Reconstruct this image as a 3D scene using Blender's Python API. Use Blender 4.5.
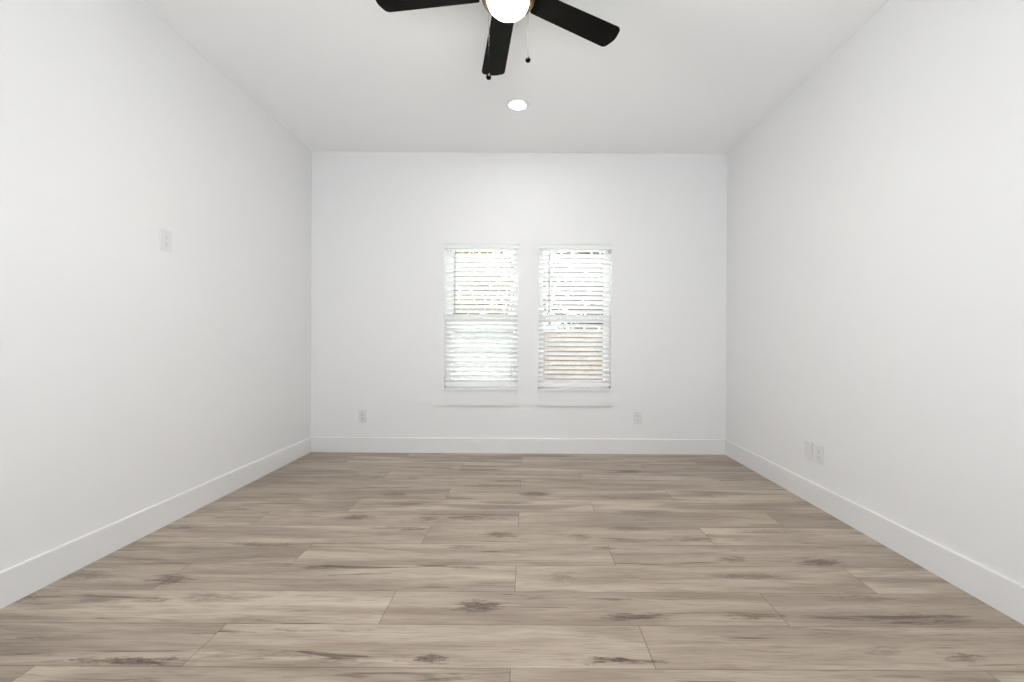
import bpy, bmesh, math, random
from mathutils import Vector, Matrix

for o in list(bpy.data.objects):
    bpy.data.objects.remove(o, do_unlink=True)
scene = bpy.context.scene
COL = scene.collection
PI = math.pi

# ------------------------------------------------------------------ layout
F_PX = 425.0                       # focal length in pixels of the 1024 px frame
VPX, VPY = 528.5, 342.5            # where the room's depth lines meet
CAMZ = 1.009
XL, XR = -1.984, 1.805             # side walls
YB, YR = 3.876, -2.6               # far wall, rear wall
H = 2.74
WT = 0.18                          # wall thickness

# ------------------------------------------------------------------ camera
cam_d = bpy.data.cameras.new('camera')
cam_d.sensor_fit = 'HORIZONTAL'
cam_d.sensor_width = 36.0
cam_d.lens = F_PX * 36.0 / 1024.0
cam_d.shift_x = -(VPX - 512.0) / 1024.0
cam_d.shift_y = (VPY - 341.0) / 1024.0
cam_d.clip_start = 0.05
cam_d.clip_end = 400
cam = bpy.data.objects.new('camera', cam_d)
COL.objects.link(cam)
cam.location = (0, 0, CAMZ)
cam.rotation_mode = 'XYZ'
cam.rotation_euler = (PI / 2, math.radians(-0.32), 0)
scene.camera = cam

# ------------------------------------------------------------------ world
world = bpy.data.worlds.new('sky_world')
scene.world = world
world.use_nodes = True
wn, wl = world.node_tree.nodes, world.node_tree.links
wn.clear()
w_out = wn.new('ShaderNodeOutputWorld')
w_bg = wn.new('ShaderNodeBackground')
w_sky = wn.new('ShaderNodeTexSky')
w_sky.sky_type = 'HOSEK_WILKIE'
w_sky.turbidity = 6.0
w_sky.ground_albedo = 0.4
w_sky.sun_direction = (-0.3, -0.5, 0.8)
w_hsv = wn.new('ShaderNodeHueSaturation')
w_hsv.inputs['Saturation'].default_value = 0.08
w_bg.inputs['Strength'].default_value = 54.0
wl.new(w_sky.outputs[0], w_hsv.inputs['Color'])
wl.new(w_hsv.outputs[0], w_bg.inputs['Color'])
wl.new(w_bg.outputs[0], w_out.inputs['Surface'])


def area_light(name, loc, rot, sx, sy, power, color=(1, 1, 1), shape='RECTANGLE'):
    d = bpy.data.lights.new(name, 'AREA')
    d.shape = shape
    d.size = sx
    d.size_y = sy
    d.energy = power
    d.color = color
    o = bpy.data.objects.new(name, d)
    COL.objects.link(o)
    o.location = loc
    o.rotation_euler = rot
    return o


# added fill light, unseen behind the camera, aimed up to bounce off the ceiling
area_light('added_bounce_fill', (-0.09, -1.5, 0.45), (PI - math.radians(6), 0, 0), 2.8, 1.4, 98, (0.87, 0.94, 1.0))

# ------------------------------------------------------------------ exposure
vs = scene.view_settings
scene.display_settings.display_device = 'sRGB'
vs.view_transform = 'Standard'
vs.look = 'None'
vs.exposure = 0.19
vs.gamma = 1.0
vs.use_curve_mapping = False
scene.cycles.max_bounces = 12
scene.cycles.diffuse_bounces = 8
scene.cycles.glossy_bounces = 4
scene.cycles.transmission_bounces = 8
scene.cycles.transparent_max_bounces = 16
scene.cycles.use_denoising = True
scene.cycles.sample_clamp_indirect = 8.0


# ------------------------------------------------------------------ node helpers
def new_mat(name):
    m = bpy.data.materials.new(name)
    m.use_nodes = True
    n = m.node_tree.nodes
    b = n.get('Principled BSDF')
    return m, n, m.node_tree.links, b


def lin(c):
    return tuple((v / 255.0 / 12.92) if v / 255.0 <= 0.04045 else ((v / 255.0 + 0.055) / 1.055) ** 2.4 for v in c)


def mat_plain(name, col, rough=0.5, metal=0.0, bump=0.0, scale=200.0, var=0.03, spec=0.5):
    """Paint, plastic or metal: a base colour with faint mottling and a fine bump."""
    m, n, l, b = new_mat(name)
    tc = n.new('ShaderNodeTexCoord')
    nz = n.new('ShaderNodeTexNoise')
    nz.inputs['Scale'].default_value = scale
    nz.inputs['Detail'].default_value = 3
    l.new(tc.outputs['Object'], nz.inputs['Vector'])
    mx = n.new('ShaderNodeMix')
    mx.data_type = 'RGBA'
    mx.inputs[6].default_value = (*[v * (1 - var) for v in col], 1)
    mx.inputs[7].default_value = (*[min(1, v * (1 + var)) for v in col], 1)
    l.new(nz.outputs['Fac'], mx.inputs[0])
    l.new(mx.outputs[2], b.inputs['Base Color'])
    b.inputs['Roughness'].default_value = rough
    b.inputs['Metallic'].default_value = metal
    b.inputs['Specular IOR Level'].default_value = spec
    if bump > 0:
        bp = n.new('ShaderNodeBump')
        bp.inputs['Strength'].default_value = bump
        bp.inputs['Distance'].default_value = 0.002
        l.new(nz.outputs['Fac'], bp.inputs['Height'])
        l.new(bp.outputs[0], b.inputs['Normal'])
    return m


def mat_emit(name, col, strength, rim=None):
    """A lamp's glowing glass; with rim=(z_low, z_high, fraction) it glows less towards its rim, farther from the bulbs."""
    m, n, l, b = new_mat(name)
    b.inputs['Base Color'].default_value = (*col, 1)
    b.inputs['Roughness'].default_value = 0.35
    b.inputs['Emission Color'].default_value = (*col, 1)
    if rim is None:
        b.inputs['Emission Strength'].default_value = strength
    else:
        tc = n.new('ShaderNodeTexCoord')
        sp = n.new('ShaderNodeSeparateXYZ')
        l.new(tc.outputs['Object'], sp.inputs[0])
        mr = n.new('ShaderNodeMapRange')
        mr.interpolation_type = 'SMOOTHSTEP'
        mr.inputs['From Min'].default_value = rim[0]
        mr.inputs['From Max'].default_value = rim[1]
        mr.inputs['To Min'].default_value = strength
        mr.inputs['To Max'].default_value = strength * rim[2]
        l.new(sp.outputs[2], mr.inputs['Value'])
        l.new(mr.outputs[0], b.inputs['Emission Strength'])
    return m


# ------------------------------------------------------------------ plank floor material
PW, PL, PY0, PX0 = 0.2025, 1.47, 1.315, 0.40
KNOTS = [  # photo x, y, width, height, strength of the printed knots and dark streaks
    (480, 606, 40, 11, .9), (430, 659, 34, 7, 1.0), (125, 663, 105, 7, .9), (622, 660, 70, 6, .95),
    (170, 581, 34, 9, .8), (82, 578, 66, 9, .55), (325, 568, 44, 3, .75), (265, 546, 62, 3, .7),
    (185, 529, 24, 3, .7), (358, 518, 30, 5, .8), (405, 529, 55, 3, .7), (502, 535, 26, 6, .75),
    (637, 616, 62, 6, .85), (757, 615, 50, 6, .7), (822, 561, 38, 7, .85), (732, 558, 28, 5, .7),
    (750, 575, 70, 5, .6), (932, 617, 84, 11, .6), (964, 655, 34, 8, .7), (560, 577, 26, 9, .45),
    (605, 548, 16, 4, .75), (692, 538, 40, 4, .55), (102, 603, 40, 5, .4), (155, 601, 34, 5, .55),
    (222, 600, 80, 8, .5), (340, 662, 60, 6, .4), (468, 547, 40, 3, .6), (855, 597, 60, 6, .5),
    (395, 495, 24, 4, .65), (445, 520, 22, 5, .4), (20, 601, 34, 9, .7), (780, 530, 60, 4, .5),
    (640, 513, 40, 3, .45), (560, 480, 40, 2, .4), (700, 495, 60, 3, .45), (290, 503, 50, 3, .4),
    (470, 568, 30, 4, .5), (885, 650, 30, 6, .35), (552, 456, 40, 2, .6), (630, 471, 24, 3, .8), (507, 481, 40, 1.6, .7),
    (495, 486, 64, 2, .7), (535, 494, 30, 5, .8), (508, 503, 54, 2, .7), (632, 497, 64, 2.4, .6), (645, 511, 54, 2.4, .6),
    (482, 519, 70, 3, .6), (632, 528, 38, 3, .7), (582, 537, 16, 5, .7), (430, 519, 24, 4, .7), (635, 540, 64, 3, .5), (477, 470, 64, 1.6, .6), (360, 630, 30, 4, .35), (270, 655, 120, 6, .35),
]


def mat_floor():
    m, n, l, b = new_mat('plank_floor')

    def mth(op, a, c=None, d=None):
        k = n.new('ShaderNodeMath')
        k.operation = op
        for i, v in enumerate((a, c, d)):
            if v is None:
                continue
            if isinstance(v, (int, float)):
                k.inputs[i].default_value = v
            else:
                l.new(v, k.inputs[i])
        return k.outputs[0]

    def comb(x, y, z):
        k = n.new('ShaderNodeCombineXYZ')
        for i, v in enumerate((x, y, z)):
            if isinstance(v, (int, float)):
                k.inputs[i].default_value = v
            else:
                l.new(v, k.inputs[i])
        return k.outputs[0]

    def noise(vec, scale, detail, rough=0.55, dist=0.0):
        k = n.new('ShaderNodeTexNoise')
        k.inputs['Scale'].default_value = scale
        k.inputs['Detail'].default_value = detail
        k.inputs['Roughness'].default_value = rough
        k.inputs['Distortion'].default_value = dist
        l.new(vec, k.inputs['Vector'])
        return k.outputs['Fac']

    def ramp(v, a, c, lo=0.0, hi=1.0):
        k = n.new('ShaderNodeMapRange')
        k.interpolation_type = 'SMOOTHSTEP'
        k.inputs['From Min'].default_value = a
        k.inputs['From Max'].default_value = c
        k.inputs['To Min'].default_value = lo
        k.inputs['To Max'].default_value = hi
        l.new(v, k.inputs['Value'])
        return k.outputs[0]

    def mix(fac, a, c, mode='MIX'):
        k = n.new('ShaderNodeMix')
        k.data_type = 'RGBA'
        k.blend_type = mode
        for s, v in ((0, fac), (6, a), (7, c)):
            if isinstance(v, (int, float)):
                k.inputs[s].default_value = v
            elif isinstance(v, tuple):
                k.inputs[s].default_value = (*v, 1)
            else:
                l.new(v, k.inputs[s])
        return k.outputs[2]

    tc = n.new('ShaderNodeTexCoord')
    sp = n.new('ShaderNodeSeparateXYZ')
    l.new(tc.outputs['Object'], sp.inputs[0])
    X, Y = sp.outputs[0], sp.outputs[1]
    rowf = mth('DIVIDE', mth('SUBTRACT', Y, PY0), PW)
    row = mth('FLOOR', rowf)
    fv = mth('FRACT', rowf)
    m3 = mth('FLOORED_MODULO', row, 3.0)
    off = mth('ADD', PX0, mth('SUBTRACT', mth('MULTIPLY', m3, 0.57), mth('MULTIPLY', mth('MULTIPLY', m3, m3), 0.03)))
    uf = mth('DIVIDE', mth('SUBTRACT', X, off), PL)
    pi_ = mth('FLOOR', uf)
    fu = mth('FRACT', uf)
    wnz = n.new('ShaderNodeTexWhiteNoise')
    wnz.noise_dimensions = '2D'
    l.new(comb(row, pi_, 0.0), wnz.inputs['Vector'])
    seed = wnz.outputs['Value']
    sc_ = n.new('ShaderNodeSeparateColor')
    l.new(wnz.outputs['Color'], sc_.inputs[0])
    s2 = sc_.outputs[1]
    zo = mth('MULTIPLY', seed, 37.0)

    # how far along the plank every print is shifted
    gx = mth('ADD', X, mth('MULTIPLY', s2, 11.0))
    # broad pale and grey bands along the plank
    broad = noise(comb(mth('MULTIPLY', gx, 1.1), mth('MULTIPLY', Y, 10.0), zo), 1.0, 3, 0.5, 0.6)
    # figure: wavering grain lines
    fig = noise(comb(mth('MULTIPLY', gx, 2.6), mth('MULTIPLY', Y, 38.0), zo), 1.0, 5, 0.6, 1.2)
    fine = noise(comb(mth('MULTIPLY', gx, 9.0), mth('MULTIPLY', Y, 190.0), zo), 1.0, 3, 0.6, 0.2)
    streak = noise(comb(mth('MULTIPLY', gx, 1.7), mth('MULTIPLY', Y, 26.0), mth('ADD', zo, 9.0)), 1.0, 4, 0.6, 0.9)

    light = lin((185, 171, 154))
    mid = lin((159, 144, 128))
    grey = lin((129, 115, 103))
    dark = lin((62, 47, 42))
    c = mix(ramp(broad, 0.28, 0.70), grey, light)
    c = mix(mth('MULTIPLY', ramp(seed, 0.0, 1.0), 0.45), c, mid)
    c = mix(mth('MULTIPLY', ramp(fig, 0.52, 0.70), 0.28), c, dark)
    c = mix(mth('MULTIPLY', ramp(fine, 0.45, 0.72), 0.30), c, dark)
    c = mix(mth('MULTIPLY', ramp(streak, 0.60, 0.70), 0.80), c, dark)
    c = mix(mth('MULTIPLY', ramp(s2, 0.2, 1.0), 0.18), c, lin((104, 88, 76)))

    # printed knots: ragged ellipses, drawn out along the grain
    wob = n.new('ShaderNodeTexNoise')
    wob.inputs['Scale'].default_value = 1.0
    wob.inputs['Detail'].default_value = 4
    wob.inputs['Roughness'].default_value = 0.7
    l.new(comb(mth('MULTIPLY', X, 13.0), mth('MULTIPLY', Y, 75.0), 3.0), wob.inputs['Vector'])
    wsub = n.new('ShaderNodeVectorMath')
    wsub.operation = 'SUBTRACT'
    l.new(wob.outputs['Color'], wsub.inputs[0])
    wsub.inputs[1].default_value = (0.5, 0.5, 0.5)
    wmul = n.new('ShaderNodeVectorMath')
    wmul.operation = 'MULTIPLY_ADD'
    l.new(wsub.outputs[0], wmul.inputs[0])
    wmul.inputs[1].default_value = (0.34, 0.075, 0)
    l.new(comb(X, Y, 0.0), wmul.inputs[2])
    acc = None
    for (px, py, w, h, st) in KNOTS:
        dy = py - VPY
        kx, ky = (px - VPX) / dy * CAMZ, F_PX * CAMZ / dy
        rx, ry = 0.5 * w / dy * CAMZ, 0.5 * h * F_PX * CAMZ / dy ** 2
        v = n.new('ShaderNodeVectorMath')
        v.operation = 'SUBTRACT'
        l.new(wmul.outputs[0], v.inputs[0])
        v.inputs[1].default_value = (kx, ky, 0)
        s = n.new('ShaderNodeVectorMath')
        s.operation = 'MULTIPLY'
        l.new(v.outputs[0], s.inputs[0])
        s.inputs[1].default_value = (1 / rx, 1 / ry, 0)
        d = n.new('ShaderNodeVectorMath')
        d.operation = 'LENGTH'
        l.new(s.outputs[0], d.inputs[0])
        k = ramp(d.outputs['Value'], 1.45, 0.55, 0.0, st)
        acc = k if acc is None else mth('MAXIMUM', acc, k)
    ragged = ramp(noise(comb(mth('MULTIPLY', X, 18.0), mth('MULTIPLY', Y, 130.0), 5.0), 1.0, 5, 0.65, 1.5), 0.38, 0.56)
    knot = mth('MAXIMUM', mth('MULTIPLY', acc, mth('ADD', mth('MULTIPLY', ragged, 0.8), 0.2)), mth('MULTIPLY', ramp(acc, 0.55, 0.95), 0.62))
    c = mix(mth('MULTIPLY', knot, 0.95), c, lin((50, 26, 21)))

    # bevelled seams between the planks
    ev = mth('MULTIPLY', mth('MINIMUM', fv, mth('SUBTRACT', 1.0, fv)), PW)
    eu = mth('MULTIPLY', mth('MINIMUM', fu, mth('SUBTRACT', 1.0, fu)), PL)
    edge = mth('MINIMUM', ev, eu)
    seam = ramp(edge, 0.0010, 0.0026, 1.0, 0.0)
    c = mix(mth('MULTIPLY', seam, 0.5), c, lin((58, 48, 42)))
    l.new(c, b.inputs['Base Color'])

    rg = mth('ADD', 0.30, mth('MULTIPLY', fig, 0.14))
    l.new(rg, b.inputs['Roughness'])
    b.inputs['Specular IOR Level'].default_value = 0.42
    hgt = mth('SUBTRACT', mth('MULTIPLY', fig, 0.25), mth('MULTIPLY', seam, 1.0))
    bp = n.new('ShaderNodeBump')
    bp.inputs['Strength'].default_value = 0.25
    bp.inputs['Distance'].default_value = 0.0015
    l.new(hgt, bp.inputs['Height'])
    l.new(bp.outputs[0], b.inputs['Normal'])
    return m


def mat_slat():
    """White faux-wood slat, letting a little daylight through."""
    m, n, l, b = new_mat('blind_slat')
    tc = n.new('ShaderNodeTexCoord')
    nz = n.new('ShaderNodeTexNoise')
    nz.inputs['Scale'].default_value = 40
    l.new(tc.outputs['Object'], nz.inputs['Vector'])
    mx = n.new('ShaderNodeMix')
    mx.data_type = 'RGBA'
    mx.inputs[6].default_value = (0.94, 0.94, 0.94, 1)
    mx.inputs[7].default_value = (0.96, 0.96, 0.96, 1)
    l.new(nz.outputs['Fac'], mx.inputs[0])
    l.new(mx.outputs[2], b.inputs['Base Color'])
    b.inputs['Roughness'].default_value = 0.4
    tr = n.new('ShaderNodeBsdfTranslucent')
    tr.inputs['Color'].default_value = (0.95, 0.95, 0.94, 1)
    ms = n.new('ShaderNodeMixShader')
    ms.inputs[0].default_value = 0.29
    out = n.get('Material Output')
    l.new(b.outputs[0], ms.inputs[1])
    l.new(tr.outputs[0], ms.inputs[2])
    l.new(ms.outputs[0], out.inputs['Surface'])
    return m


def mat_glass():
    m, n, l, b = new_mat('window_glass')
    out = n.get('Material Output')
    t = n.new('ShaderNodeBsdfTransparent')
    t.inputs['Color'].default_value = (0.95, 0.97, 0.96, 1)
    g = n.new('ShaderNodeBsdfGlossy')
    g.inputs['Roughness'].default_value = 0.02
    fr = n.new('ShaderNodeFresnel')
    fr.inputs['IOR'].default_value = 1.45
    ms = n.new('ShaderNodeMixShader')
    l.new(fr.outputs[0], ms.inputs[0])
    l.new(t.outputs[0], ms.inputs[1])
    l.new(g.outputs[0], ms.inputs[2])
    l.new(ms.outputs[0], out.inputs['Surface'])
    return m


def mat_screen():
    """Fine insect mesh: grey threads with open holes between them."""
    m, n, l, b = new_mat('insect_mesh')
    out = n.get('Material Output')
    t = n.new('ShaderNodeBsdfTransparent')
    b.inputs['Base Color'].default_value = (0.12, 0.12, 0.13, 1)
    b.inputs['Roughness'].default_value = 0.7
    ms = n.new('ShaderNodeMixShader')
    ms.inputs[0].default_value = 0.10
    l.new(t.outputs[0], ms.inputs[1])
    l.new(b.outputs[0], ms.inputs[2])
    l.new(ms.outputs[0], out.inputs['Surface'])
    return m


def mat_leaf(name, c1, c2, scale=3.0):
    m, n, l, b = new_mat(name)
    tc = n.new('ShaderNodeTexCoord')
    nz = n.new('ShaderNodeTexNoise')
    nz.inputs['Scale'].default_value = scale
    l.new(tc.outputs['Object'], nz.inputs['Vector'])
    mx = n.new('ShaderNodeMix')
    mx.data_type = 'RGBA'
    mx.inputs[6].default_value = (*c1, 1)
    mx.inputs[7].default_value = (*c2, 1)
    l.new(nz.outputs['Fac'], mx.inputs[0])
    l.new(mx.outputs[2], b.inputs['Base Color'])
    b.inputs['Roughness'].default_value = 0.6
    return m


M_WALL = mat_plain('wall_paint', (0.755, 0.755, 0.755), 0.62, bump=0.06, scale=260, var=0.008, spec=0.3)
M_CEIL = mat_plain('ceiling_paint', (0.88, 0.88, 0.88), 0.8, bump=0.08, scale=180, var=0.008, spec=0.2)
M_TRIM = mat_plain('trim_paint', (0.735, 0.735, 0.735), 0.35, bump=0.02, scale=60, var=0.006)
M_FLOOR = mat_floor()
M_SLAT = mat_slat()
M_VINYL = mat_plain('white_vinyl', (0.90, 0.90, 0.90), 0.35, scale=50, var=0.01)
M_PLASTIC = mat_plain('white_plastic', (0.68, 0.68, 0.68), 0.3, scale=90, var=0.01)
M_SLOT = mat_plain('socket_slot', (0.10, 0.10, 0.10), 0.6, scale=90, var=0.05)
M_SCREW = mat_plain('screw_steel', (0.55, 0.55, 0.54), 0.35, metal=1.0, scale=90, var=0.05)
M_CORD = mat_plain('blind_cord', (0.80, 0.80, 0.79), 0.8, bump=0.2, scale=900, var=0.05)
M_WAND = mat_plain('clear_wand', (0.42, 0.43, 0.42), 0.2, scale=80, var=0.03)
M_GLASS = mat_glass()
M_SCREEN = mat_screen()
M_BLACK = mat_plain('black_blade', (0.004, 0.0037, 0.0034), 0.5, bump=0.05, scale=70, var=0.25, spec=0.06)
M_BRONZE = mat_plain('dark_bronze', (0.055, 0.040, 0.030), 0.34, metal=0.7, scale=60, var=0.1)
M_RIM = mat_plain('bronze_rim', (0.16, 0.10, 0.055), 0.32, metal=0.9, scale=60, var=0.1)
M_CHAIN = mat_plain('bead_chain', (0.005, 0.0048, 0.0046), 0.6, metal=0.0, scale=300, var=0.1, spec=0.1)
M_BOB = mat_plain('black_bob', (0.0018, 0.0017, 0.0016), 0.6, scale=70, var=0.2, spec=0.03)
M_BOWL = mat_emit('lit_bowl_glass', (1.0, 0.96, 0.92), 370.0, (CAMZ + 1.410 - H, CAMZ + 1.462 - H, 0.02))
M_LED = mat_emit('lit_diffuser', (1.0, 0.985, 0.96), 105.0)
M_GRASS = mat_leaf('lawn', lin((92, 104, 62)), lin((128, 128, 84)), 2.0)
M_FENCE = mat_plain('fence_board', lin((66, 48, 37)), 0.8, bump=0.3, scale=14, var=0.2)
M_SIDING = mat_plain('siding_paint', lin((112, 113, 115)), 0.7, scale=6, var=0.03)
M_ROOFING = mat_plain('roof_shingle', lin((92, 90, 90)), 0.9, bump=0.4, scale=40, var=0.2)
M_BARK = mat_plain('tree_bark', lin((84, 70, 58)), 0.9, bump=0.6, scale=20, var=0.25)
M_LEAF_Y = mat_leaf('yellow_green_leaf', lin((66, 64, 20)), lin((90, 82, 28)))
M_LEAF_B = mat_leaf('russet_leaf', lin((36, 28, 22)), lin((62, 50, 38)))


# ------------------------------------------------------------------ mesh helpers
def obj(name, bm, mat, parent=None, smooth=False):
    me = bpy.data.meshes.new(name)
    bmesh.ops.recalc_face_normals(bm, faces=bm.faces)
    bm.to_mesh(me)
    bm.free()
    if isinstance(mat, (list, tuple)):
        for k in mat:
            me.materials.append(k)
    else:
        me.materials.append(mat)
    if smooth:
        for p in me.polygons:
            p.use_smooth = True
    o = bpy.data.objects.new(name, me)
    COL.objects.link(o)
    if parent is not None:
        o.parent = parent
    return o


def tag(o, label=None, cat=None, group=None, kind=None):
    if label:
        o['label'] = label
    if cat:
        o['category'] = cat
    if group:
        o['group'] = group
    if kind:
        o['kind'] = kind
    return o


def empty(name, loc, rot=(0, 0, 0)):
    o = bpy.data.objects.new(name, None)
    o.empty_display_size = 0.05
    COL.objects.link(o)
    o.location = loc
    o.rotation_euler = rot
    return o


def box(bm, x0, x1, y0, y1, z0, z1, bev=0.0, seg=2):
    r = bmesh.ops.create_cube(bm, size=1.0)
    vs_ = r['verts']
    for v in vs_:
        v.co = Vector((x0 + (v.co.x + 0.5) * (x1 - x0), y0 + (v.co.y + 0.5) * (y1 - y0), z0 + (v.co.z + 0.5) * (z1 - z0)))
    if bev > 0:
        es = list({e for v in vs_ for e in v.link_edges})
        bmesh.ops.bevel(bm, geom=es, offset=bev, segments=seg, affect='EDGES', clamp_overlap=True)


def prism(bm, pts, a0, a1, axis):
    """Extrude a closed profile. axis 'x': pts are (y, z); 'y': (x, z); 'z': (x, y)."""
    def P(p, a):
        return {'x': (a, p[0], p[1]), 'y': (p[0], a, p[1]), 'z': (p[0], p[1], a)}[axis]
    A = [bm.verts.new(P(p, a0)) for p in pts]
    B = [bm.verts.new(P(p, a1)) for p in pts]
    k = len(pts)
    for i in range(k):
        bm.faces.new((A[i], A[(i + 1) % k], B[(i + 1) % k], B[i]))
    bm.faces.new(A[::-1])
    bm.faces.new(B)


def lathe(bm, prof, seg=40, loc=(0, 0, 0), close=False):
    """Turn a profile of (radius, z) about the z axis."""
    rings = []
    for r, z in prof:
        if r < 1e-6:
            rings.append([bm.verts.new((loc[0], loc[1], loc[2] + z))])
        else:
            rings.append([bm.verts.new((loc[0] + r * math.cos(2 * PI * i / seg), loc[1] + r * math.sin(2 * PI * i / seg), loc[2] + z)) for i in range(seg)])
    pairs = list(zip(rings, rings[1:]))
    if close:
        pairs.append((rings[-1], rings[0]))
    for a, c in pairs:
        if len(a) == 1 and len(c) == 1:
            continue
        for i in range(seg):
            j = (i + 1) % seg
            if len(a) == 1:
                bm.faces.new((a[0], c[i], c[j]))
            elif len(c) == 1:
                bm.faces.new((a[i], a[j], c[0]))
            else:
                bm.faces.new((a[i], a[j], c[j], c[i]))


def tube(bm, p0, p1, r, seg=8, r1=None):
    p0, p1 = Vector(p0), Vector(p1)
    d = p1 - p0
    mt = Matrix.Translation((p0 + p1) / 2) @ d.to_track_quat('Z', 'Y').to_matrix().to_4x4()
    bmesh.ops.create_cone(bm, cap_ends=True, segments=seg, radius1=r, radius2=r if r1 is None else r1, depth=d.length, matrix=mt)


def copy_tree(o, parent=None):
    c = o.copy()
    COL.objects.link(c)
    if parent is not None:
        c.parent = parent
    for ch in list(o.children):
        copy_tree(ch, c)
    return c


# ------------------------------------------------------------------ window openings
OZ0, OZ1 = 0.590, 1.916
OPEN = [(-0.770, -0.096), (0.089, 0.755)]

# ------------------------------------------------------------------ room shell
bm = bmesh.new()
box(bm, XL - WT, XR + WT, YR - WT, YB + WT, -0.10, 0.0)
tag(obj('floor', bm, M_FLOOR), 'light greyish tan wood plank floor with dark knots', kind='structure')

bm = bmesh.new()
LX, LY = -0.0895, 3.098            # recessed light
segs = 40
zc, zt = H, H + 0.12
outer = [(XL - WT, YR - WT), (XR + WT, YR - WT), (XR + WT, YB + WT), (XL - WT, YB + WT)]
# ceiling slab with a round hole for the recessed light
R_HOLE = 0.074


def ceil_sheet(z):
    ov = [bm.verts.new((x, y, z)) for x, y in outer]
    iv = [bm.verts.new((LX + R_HOLE * math.cos(2 * PI * i / segs + PI), LY + R_HOLE * math.sin(2 * PI * i / segs + PI), z)) for i in range(segs)]
    q = segs // 4
    for k in range(4):
        ring = [iv[(k * q + i) % segs] for i in range(q + 1)]
        for a, c in zip(ring, ring[1:]):
            bm.faces.new((ov[k], c, a))
        bm.faces.new((ov[k], ov[(k + 1) % 4], ring[-1]))
    return ov, iv


o1, i1 = ceil_sheet(zc)
o2, i2 = ceil_sheet(zt)
for k in range(4):
    bm.faces.new((o1[k], o1[(k + 1) % 4], o2[(k + 1) % 4], o2[k]))
for k in range(segs):
    bm.faces.new((i1[k], i1[(k + 1) % segs], i2[(k + 1) % segs], i2[k]))
tag(obj('ceiling', bm, M_CEIL), 'smooth white ceiling', kind='structure')

bm = bmesh.new()
box(bm, XL - WT, XL, YR - WT, YB + WT, 0, H)
tag(obj('wall_left', bm, M_WALL), 'plain white left wall', kind='structure')
bm = bmesh.new()
box(bm, XR, XR + WT, YR - WT, YB + WT, 0, H)
tag(obj('wall_right', bm, M_WALL), 'plain white right wall', kind='structure')

bm = bmesh.new()                    # far wall with two window openings
xs = [XL, OPEN[0][0], OPEN[0][1], OPEN[1][0], OPEN[1][1], XR]
zs = [0, OZ0 - 0.02, OZ1, H]
grid = {}
for j, y in enumerate((YB, YB + WT)):
    for a, x in enumerate(xs):
        for c, z in enumerate(zs):
            grid[a, c, j] = bm.verts.new((x, y, z))
for a in range(5):
    for c in range(3):
        if c == 1 and a in (1, 3):
            for j0, j1 in (((a, c), (a + 1, c)), ((a + 1, c), (a + 1, c + 1)), ((a + 1, c + 1), (a, c + 1)), ((a, c + 1), (a, c))):
                bm.faces.new((grid[(*j0, 0)], grid[(*j1, 0)], grid[(*j1, 1)], grid[(*j0, 1)]))
            continue
        for j in (0, 1):
            bm.faces.new((grid[a, c, j], grid[a + 1, c, j], grid[a + 1, c + 1, j], grid[a, c + 1, j]))
for a in range(5):
    for c in (0, 3):
        bm.faces.new((grid[a, c, 0], grid[a + 1, c, 0], grid[a + 1, c, 1], grid[a, c, 1]))
for c in range(3):
    for a in (0, 5):
        bm.faces.new((grid[a, c, 0], grid[a, c + 1, 0], grid[a, c + 1, 1], grid[a, c, 1]))
tag(obj('wall_back', bm, M_WALL), 'white far wall with two windows', kind='structure')

bm = bmesh.new()                    # rear wall, behind the camera
box(bm, XL, XR, YR - WT, YR, 0, H)
tag(obj('wall_rear', bm, M_WALL), 'plain white wall behind the camera', kind='structure')

# baseboards: flat board with an eased stepped top
BBH, BBT = 0.136, 0.013
prof = [(0, 0), (BBT, 0), (BBT, BBH - 0.004), (BBT - 0.001, BBH - 0.0015), (BBT - 0.003, BBH), (0, BBH)]
bm = bmesh.new()
prism(bm, [(YB - d, z) for d, z in prof], XL, XR, 'x')
tag(obj('baseboard_back', bm, M_TRIM), 'white baseboard along the far wall', kind='structure')
bm = bmesh.new()
prism(bm, [(XL + d, z) for d, z in prof], YR, YB - BBT, 'y')
tag(obj('baseboard_left', bm, M_TRIM), 'white baseboard along the left wall', kind='structure')
bm = bmesh.new()
prism(bm, [(XR - d, z) for d, z in prof], YR, YB - BBT, 'y')
tag(obj('baseboard_right', bm, M_TRIM), 'white baseboard along the right wall', kind='structure')

# ------------------------------------------------------------------ windows
side = ('left', 'right')


def frame_rect(bm, x0, x1, z0, z1, w, y0, y1, bev=0.003):
    box(bm, x0, x0 + w, y0, y1, z0, z1, bev)
    box(bm, x1 - w, x1, y0, y1, z0, z1, bev)
    box(bm, x0 + w, x1 - w, y0, y1, z0, z0 + w, bev)
    box(bm, x0 + w, x1 - w, y0, y1, z1 - w, z1, bev)


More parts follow.
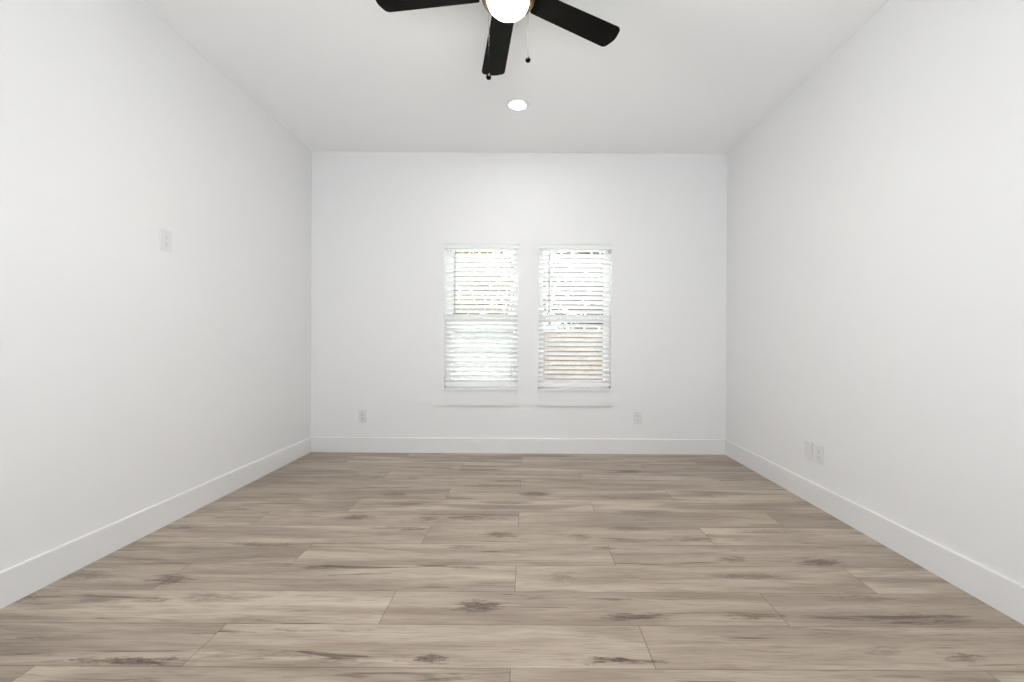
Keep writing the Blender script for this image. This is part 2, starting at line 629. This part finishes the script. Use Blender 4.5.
for k, (x0, x1) in enumerate(OPEN):
    cx = (x0 + x1) / 2
    wz = empty('window_%d' % (k + 1), (cx, YB, OZ0))
    tag(wz, 'white single-hung window behind the %s blind' % side[k], kind='structure')
    hw = (x1 - x0) / 2
    hh = OZ1 - OZ0
    mid = 1.237 - OZ0
    bm = bmesh.new()
    frame_rect(bm, -hw, hw, 0, hh, 0.022, 0.110, WT, 0.003)
    obj('frame', bm, M_VINYL, wz)
    bm = bmesh.new()
    frame_rect(bm, -hw + 0.022, hw - 0.022, mid - 0.02, hh - 0.022, 0.024, 0.146, 0.170, 0.003)
    us = obj('upper_sash', bm, M_VINYL, wz)
    bm = bmesh.new()
    box(bm, -hw + 0.046, hw - 0.046, 0.156, 0.160, mid + 0.004, hh - 0.046)
    obj('pane', bm, M_GLASS, us)
    bm = bmesh.new()
    frame_rect(bm, -hw + 0.022, hw - 0.022, 0.022, mid + 0.036, 0.030, 0.116, 0.140, 0.003)
    box(bm, -hw + 0.0525, hw - 0.0525, 0.118, 0.138, 0.0525, 0.068, 0.002)
    ls = obj('lower_sash', bm, M_VINYL, wz)
    bm = bmesh.new()
    box(bm, -hw + 0.052, hw - 0.052, 0.126, 0.130, 0.067, mid + 0.006)
    obj('pane', bm, M_GLASS, ls)
    bm = bmesh.new()
    box(bm, -0.03, 0.03, 0.106, 0.130, mid + 0.034, mid + 0.046, 0.003)
    obj('sash_lock', bm, M_VINYL, ls)
    bm = bmesh.new()
    box(bm, -hw + 0.022, hw - 0.022, 0.174, 0.1755, 0.022, mid)
    obj('insect_screen', bm, M_SCREEN, wz)

    # sill board and apron
    bm = bmesh.new()
    box(bm, x0 + 0.001, x1 - 0.001, YB - 0.030, YB + 0.111, OZ0 - 0.0195, OZ0, 0.004)
    tag(obj('trim_%d' % (1 + 2 * k), bm, M_TRIM), 'white window sill under the %s blind' % side[k], kind='structure')
    bm = bmesh.new()
    box(bm, x0, x1, YB - 0.019, YB, 0.430, OZ0 - 0.0195, 0.005)
    tag(obj('trim_%d' % (2 + 2 * k), bm, M_TRIM), 'white apron board below the %s window sill' % side[k], kind='structure')

# ------------------------------------------------------------------ blinds
PITCH = 0.0428
NSL = 28
ZTOP = 1.8075                        # centre of the topmost slat
TILT = math.radians(-34)          # room edge high


def make_blind(k):
    x0, x1 = OPEN[k]
    cx = (x0 + x1) / 2
    yc = YB + 0.036
    root = empty('window_blind', (cx, yc, OZ1))
    hw = (x1 - x0) / 2 - 0.004
    bm = bmesh.new()
    box(bm, -hw, hw, -0.022, 0.028, -0.048, -0.002, 0.002)
    obj('headrail', bm, M_VINYL, root)
    bm = bmesh.new()                # moulded valance clipped over the headrail
    yf = -0.036 - 0.017
    vp = [(yf + 0.012, -0.001), (yf + 0.003, -0.001), (yf, -0.005), (yf, -0.012), (yf + 0.003, -0.016), (yf + 0.003, -0.042), (yf, -0.046), (yf, -0.054), (yf + 0.003, -0.058), (yf + 0.012, -0.058)]
    prism(bm, vp, -hw - 0.002, hw + 0.002, 'x')
    obj('valance', bm, M_TRIM, root)
    # one slat: a shallow curved blade, room edge low
    bm = bmesh.new()
    ny, wd, th = 6, 0.050, 0.0028
    top = []
    for i in range(ny + 1):
        t = -0.5 + i / ny
        top.append((t * wd, 0.0022 * (1 - (2 * t) ** 2) + th / 2))
    pr = top + [(y, z - th) for y, z in reversed(top)]
    ct, st = math.cos(TILT), math.sin(TILT)
    pr = [(y * ct - z * st, y * st + z * ct) for y, z in pr]
    prism(bm, pr, -hw, hw, 'x')
    s0 = obj('slat', bm, M_SLAT, root)
    s0.location = (0, 0, ZTOP - OZ1)
    for i in range(1, NSL):
        s = s0.copy()
        COL.objects.link(s)
        s.parent = root
        s.location = (0, 0, ZTOP - OZ1 - i * PITCH)
    bm = bmesh.new()
    zb = 0.6255 - OZ1
    box(bm, -hw, hw, -0.026, 0.026, zb - 0.012, zb + 0.012, 0.004)
    obj('bottom_rail', bm, M_SLAT, root)
    # ladder cords: front and back string with rungs, left and right
    for sx in (-hw + 0.065, hw - 0.067):
        bm = bmesh.new()
        for yy in (-0.0225, 0.0225):
            tube(bm, (sx, yy, zb + 0.010), (sx, yy, -0.046), 0.0010, 6)
        for i in range(NSL):
            z = ZTOP - OZ1 - i * PITCH
            tube(bm, (sx, -0.0225, z - 0.0225 * math.tan(TILT) - 0.003), (sx, 0.0225, z + 0.0225 * math.tan(TILT) - 0.003), 0.0006, 5)
        obj('ladder_cord', bm, M_CORD, root)
    # tilt wand hanging at the left
    wx = -hw + 0.092
    bm = bmesh.new()
    tube(bm, (wx, -0.036, -0.075), (wx, -0.033, -0.62), 0.0042, 8)
    tube(bm, (wx, -0.033, -0.62), (wx, -0.033, -0.640), 0.0058, 8, 0.004)
    wd_ = obj('tilt_wand', bm, M_WAND, root)
    bm = bmesh.new()
    tube(bm, (wx, -0.010, -0.046), (wx, -0.034, -0.060), 0.0015, 6)
    tube(bm, (wx, -0.034, -0.060), (wx, -0.034, -0.078), 0.0015, 6)
    obj('hook', bm, M_SCREW, wd_)
    return root


tag(make_blind(0), 'white slatted blind on the left window, paler and greyer in its lower half', 'blind', 'blinds in the two windows')
tag(make_blind(1), 'white slatted blind on the right window, dark lines between its slats down to the sill', 'blind', 'blinds in the two windows')


# ------------------------------------------------------------------ wall plates
def plate_bm(w, h, t=0.006):
    bm = bmesh.new()
    box(bm, -w / 2, w / 2, -t, 0, -h / 2, h / 2, 0.0025, 3)
    return bm


def screw(root, z):
    bm = bmesh.new()
    mt = Matrix.Translation((0, -0.0065, z)) @ Matrix.Rotation(PI / 2, 4, 'X')
    bmesh.ops.create_cone(bm, cap_ends=True, segments=14, radius1=0.0034, radius2=0.0030, depth=0.0016, matrix=mt)
    obj('screw', bm, M_PLASTIC, root)


def make_outlet():
    """Duplex receptacle, facing -y; origin at the wall surface."""
    root = empty('wall_outlet', (0, 0, 0))
    obj('cover_plate', plate_bm(0.073, 0.117), M_PLASTIC, root)
    for s in (1, -1):
        bm = bmesh.new()
        pts = []
        for i in range(28):
            a = 2 * PI * i / 28
            x, z = 0.0175 * math.cos(a), 0.0175 * math.sin(a)
            pts.append((x, max(-0.0143, min(0.0143, z)) + s * 0.0195))
        prism(bm, pts, -0.0082, -0.0055, 'y')
        rc = obj('receptacle', bm, M_PLASTIC, root)
        for nm, bx in (('slot', (-0.0075, -0.0055, 0.001, 0.010)), ('slot', (0.0055, 0.0070, 0.002, 0.009))):
            bm = bmesh.new()
            box(bm, bx[0], bx[1], -0.0085, -0.0070, s * 0.0195 + bx[2] - 0.002, s * 0.0195 + bx[3] - 0.002)
            obj(nm, bm, M_SLOT, rc)
        bm = bmesh.new()
        mt = Matrix.Translation((0, -0.0079, s * 0.0195 - 0.0085)) @ Matrix.Rotation(PI / 2, 4, 'X')
        bmesh.ops.create_cone(bm, cap_ends=True, segments=12, radius1=0.0027, radius2=0.0027, depth=0.0014, matrix=mt)
        obj('ground_hole', bm, M_SLOT, rc)
    screw(root, 0.0)
    return root


def place(o, loc, rz):
    o.location = loc
    o.rotation_euler = (0, 0, rz)
    return o


first = make_outlet()
place(first, (-1.505, YB, 0.327), 0)
tag(first, 'white wall outlet low on the far wall, left of the windows', 'outlet', 'duplex wall outlets')
o = place(copy_tree(first), (1.002, YB, 0.328), 0)
tag(o, 'white wall outlet low on the far wall, right of the windows', 'outlet')
o = place(copy_tree(first), (XR, 2.627, 0.328), -PI / 2)
tag(o, 'white wall outlet low on the right wall, the nearer plate of a pair', 'outlet')
o = place(copy_tree(first), (XL, 2.318, 1.553), PI / 2)
tag(o, 'white wall outlet mounted high on the left wall', 'outlet')

# blank cable plate beside the outlet on the right wall
root = empty('cable_plate', (0, 0, 0))
obj('cover_plate', plate_bm(0.073, 0.117, 0.010), M_PLASTIC, root)
for z in (0.042, -0.042):
    bm = bmesh.new()
    mt = Matrix.Translation((0, -0.0105, z)) @ Matrix.Rotation(PI / 2, 4, 'X')
    bmesh.ops.create_cone(bm, cap_ends=True, segments=14, radius1=0.0034, radius2=0.0030, depth=0.0016, matrix=mt)
    obj('screw', bm, M_PLASTIC, root)
place(root, (XR, 2.722, 0.328), -PI / 2)
tag(root, 'plain white wall plate on the right wall, the farther plate of a pair', 'wall plate')

# ------------------------------------------------------------------ recessed light
root = empty('recessed_light', (LX, LY, H))
tag(root, 'round white recessed downlight glowing in the ceiling', 'ceiling light')
bm = bmesh.new()
lathe(bm, [(0.0555, 0.004), (0.0555, -0.0030), (0.070, -0.006), (0.084, -0.004), (0.0885, 0.0), (0.073, 0.0), (0.073, 0.004)], 48, close=True)
obj('trim_ring', bm, M_TRIM, root, True)
bm = bmesh.new()
lathe(bm, [(0.073, 0.005), (0.073, 0.10), (0.0, 0.10)], 40)
obj('housing', bm, M_TRIM, root, True)
bm = bmesh.new()
lathe(bm, [(0.0, -0.0022), (0.040, -0.0018), (0.0552, -0.0004), (0.0552, 0.004), (0.0, 0.004)], 48)
obj('diffuser', bm, M_LED, root, True)

# ------------------------------------------------------------------ ceiling fan
FX, FY = -0.0960, 1.82
HB = CAMZ + 1.507                   # blade plane
fan = empty('ceiling_fan', (FX, FY, H))
tag(fan, 'black five-blade ceiling fan with a lit frosted bowl light', 'ceiling fan')


def Z(above_cam):
    return CAMZ + above_cam - H


bm = bmesh.new()
lathe(bm, [(0.0, -0.001), (0.078, -0.001), (0.080, -0.010), (0.074, -0.035), (0.052, -0.050), (0.0, -0.050)], 48)
obj('canopy', bm, M_BRONZE, fan, True)
bm = bmesh.new()
zt_ = -0.048
lathe(bm, [(0.0, zt_), (0.060, zt_), (0.105, zt_ - 0.018), (0.122, zt_ - 0.050), (0.122, zt_ - 0.105), (0.110, zt_ - 0.135), (0.085, zt_ - 0.148), (0.0, zt_ - 0.148)], 48)
obj('motor_housing', bm, M_BRONZE, fan, True)
bm = bmesh.new()
lathe(bm, [(0.0, Z(1.536)), (0.082, Z(1.536)), (0.088, Z(1.528)), (0.090, Z(1.508)), (0.096, Z(1.500)), (0.0, Z(1.500))], 48)
obj('flywheel', bm, M_BRONZE, fan, True)

# light fitter: a flared pan whose rim holds the bowl
bm = bmesh.new()
lathe(bm, [(0.0, Z(1.501)), (0.092, Z(1.501)), (0.110, Z(1.492)), (0.1130, Z(1.482)), (0.1130, Z(1.468)), (0.1085, Z(1.460)), (0.0915, Z(1.453)), (0.0880, Z(1.457)), (0.0880, Z(1.472)), (0.0, Z(1.474))], 64)
obj('light_fitter', bm, M_RIM, fan, True)
bm = bmesh.new()
pf = [(0.0872, Z(1.468))]
for i in range(15):
    a = i / 14 * PI / 2
    pf.append((0.0872 * math.cos(a), Z(1.458) - 0.057 * math.sin(a)))
pf[-1] = (0.0, pf[-1][1])
lathe(bm, pf, 64)
bowl = obj('bowl_shade', bm, M_BOWL, fan, True)
bowl['label'] = 'glowing frosted glass bowl'

# blades
R_TIP = 0.590
BW0, BW1 = 0.108, 0.130
PITCH_B = math.radians(-6)


def blade_mesh():
    bm = bmesh.new()
    r0, r1, th = 0.135, R_TIP, 0.006
    pts = [(r0, -BW0 / 2 + 0.006), (r0 + 0.006, -BW0 / 2)]
    for i in range(6):
        t = (i + 1) / 6
        pts.append((r0 + (r1 - 0.035 - r0) * t, -(BW0 + (BW1 - BW0) * t) / 2))
    cr = 0.026
    for i in range(1, 8):            # rounded corner, gently bowed tip
        a = -PI / 2 + i / 8 * PI * 0.42
        pts.append((r1 - 0.035 + cr * math.cos(a), -BW1 / 2 + cr + cr * math.sin(a)))
    for i in range(1, 8):
        t = -1 + 2 * i / 8
        pts.append((r1 - 0.010 * t * t, t * (BW1 / 2 - cr * 0.9)))
    k = len(pts)
    low = [p for p in pts if p[1] < -1e-6]
    half = [(x, y) for x, y in pts]
    # mirror the lower outline to the upper side so that the blade is symmetrical
    lower = [p for p in half if p[1] <= 0]
    upper = [(x, -y) for x, y in reversed(lower) if y < -1e-6]
    prism(bm, lower + upper, -th / 2, th / 2, 'z')
    return bm


def arm_mesh():
    """Blade iron: a forked bracket from the flywheel to the blade's top."""
    bm = bmesh.new()
    prism(bm, [(0.070, -0.020), (0.120, -0.014), (0.150, -0.030), (0.215, -0.036), (0.222, -0.026), (0.165, -0.010), (0.225, -0.006), (0.232, 0.0),
               (0.225, 0.006), (0.165, 0.010), (0.222, 0.026), (0.215, 0.036), (0.150, 0.030), (0.120, 0.014), (0.070, 0.020)], 0.0032, 0.0075, 'z')
    return bm


b0 = a0 = None
for i in range(5):
    ang = math.radians(29.2 + 72 * i)
    if b0 is None:
        b0 = obj('blade', blade_mesh(), M_BLACK, fan)
        bv = b0.modifiers.new('bevel', 'BEVEL')
        bv.width = 0.0015
        bv.segments = 2
        bl = b0
        a0 = obj('blade_iron', arm_mesh(), M_BRONZE, b0)
    else:
        bl = b0.copy()
        COL.objects.link(bl)
        bl.parent = fan
        ar = a0.copy()
        COL.objects.link(ar)
        ar.parent = bl
    bl.location = (0, 0, HB - H)
    bl.rotation_euler = (PITCH_B, 0, ang)

# pull chains with bobs, hung from the fitter's sides
for cx_, ztop, zb in ((-0.0880, 1.478, 1.184), (0.0865, 1.478, 1.262)):
    cy_ = 0.0735
    bm = bmesh.new()
    tube(bm, (cx_, cy_, Z(zb + 0.012)), (cx_, cy_, Z(ztop)), 0.0008, 8)
    tube(bm, (cx_ * 0.9, cy_ * 0.9, Z(ztop)), (cx_ * 1.0, cy_ * 1.0, Z(ztop) - 0.002), 0.0026, 10)
    nb = int((ztop - zb - 0.012) / 0.005)
    ch = obj('pull_chain', bm, M_CHAIN, fan, True)
    bm = bmesh.new()
    bh = 0.016
    lathe(bm, [(0.0, Z(zb) + bh), (0.003, Z(zb) + bh), (0.004, Z(zb) + 0.009), (0.0095, Z(zb) + 0.004), (0.0120, Z(zb) - 0.002), (0.0095, Z(zb) - 0.010), (0.003, Z(zb) - 0.014), (0.0, Z(zb) - 0.014)], 20, (cx_, cy_, 0))
    obj('bob', bm, M_BOB, ch, True)

# ------------------------------------------------------------------ outside, seen between the slats
bm = bmesh.new()
box(bm, -14, 14, YB + WT, 26, -0.55, -0.35)
tag(obj('ground', bm, M_GRASS), 'grassy yard beyond the windows', kind='structure')

# pale sided shed beyond the left window
shed = empty('garden_shed', (-2.05, 9.2, -0.35))
tag(shed, 'light grey sided building behind the lower half of the left window', 'building')
bm = bmesh.new()
sx0, sx1, sy0, sy1, sh = -1.75, 1.62, 0.0, 2.4, 1.62
nl = 11
pr = []
for i in range(nl):
    z0, z1 = sh * i / nl, sh * (i + 1) / nl
    pr += [(sy0 - 0.018, z0), (sy0, z1)]
pr += [(sy1, sh), (sy1, 0)]
prism(bm, pr, sx0, sx1, 'x')
obj('wall', bm, M_SIDING, shed)
bm = bmesh.new()
prism(bm, [(sy0 - 0.2, sh), (sy1 + 0.2, sh), (sy1 + 0.2, sh + 0.06), ((sy0 + sy1) / 2, sh + 0.30), (sy0 - 0.2, sh + 0.06)], sx0 - 0.15, sx1 + 0.15, 'x')
obj('roof', bm, M_SIDING, shed)

# board fence beyond the right window
fence = empty('board_fence', (2.1, 9.6, -0.35))
tag(fence, 'reddish brown board fence behind the lower half of the right window', 'fence')
bm = bmesh.new()
x = -2.30
while x < 2.4:
    box(bm, x, x + 0.135, 0, 0.02, 0.03, 1.62, 0.004, 1)
    x += 0.1355
obj('boards', bm, M_FENCE, fence)
for z in (0.3, 1.3):
    bm = bmesh.new()
    box(bm, -2.30, 2.5, 0.02, 0.06, z, z + 0.09, 0.004, 1)
    obj('rail', bm, M_FENCE, fence)


def tree(loc, hgt, crown_r, crown_z, n_leaf, leaf, seed, label):
    rnd = random.Random(seed)
    root = empty('tree', loc)
    tag(root, label, 'tree', 'trees outside the windows')
    bm = bmesh.new()
    tube(bm, (0, 0, 0), (0.1, 0, hgt * 0.55), 0.13, 10, 0.08)
    tube(bm, (0.1, 0, hgt * 0.54), (0.0, 0.1, hgt * 0.9), 0.08, 8, 0.02)
    for i in range(26):
        z = hgt * rnd.uniform(0.25, 0.85)
        a = rnd.uniform(0, 2 * PI)
        ln = crown_r * rnd.uniform(0.6, 1.0)
        tube(bm, (0.08, 0, z), (0.08 + ln * math.cos(a), ln * math.sin(a), z + ln * rnd.uniform(0.1, 0.6)), 0.035, 6, 0.008)
    obj('trunk', bm, M_BARK, root, True)
    bm = bmesh.new()
    for i in range(n_leaf):
        while True:
            p = Vector((rnd.uniform(-1, 1), rnd.uniform(-1, 1), rnd.uniform(-1, 1)))
            if p.length < 1:
                break
        p = Vector((p.x * crown_r, p.y * crown_r, crown_z + p.z * crown_r * 0.95))
        q = Vector((rnd.uniform(-1, 1), rnd.uniform(-1, 1), rnd.uniform(-0.6, 0.6))).normalized()
        r = q.cross(Vector((rnd.uniform(-1, 1), rnd.uniform(-1, 1), rnd.uniform(-1, 1)))).normalized()
        s = rnd.uniform(0.07, 0.12)
        nrm = q.cross(r) * s * 0.15
        v = [bm.verts.new(p + d) for d in (-q * s, r * s * 0.45 + nrm, q * s, -r * s * 0.45 + nrm)]
        bm.faces.new(v)
    obj('foliage', bm, leaf, root)
    return root


tree((-2.4, 15.2, -0.35), 5.2, 2.1, 3.3, 9000, M_LEAF_Y, 3, 'yellow-green tree seen through the upper half of the left blind')
tree((2.3, 15.0, -0.35), 5.2, 2.1, 3.2, 8500, M_LEAF_B, 8, 'sparse brown-leaved tree seen through the upper half of the right blind')
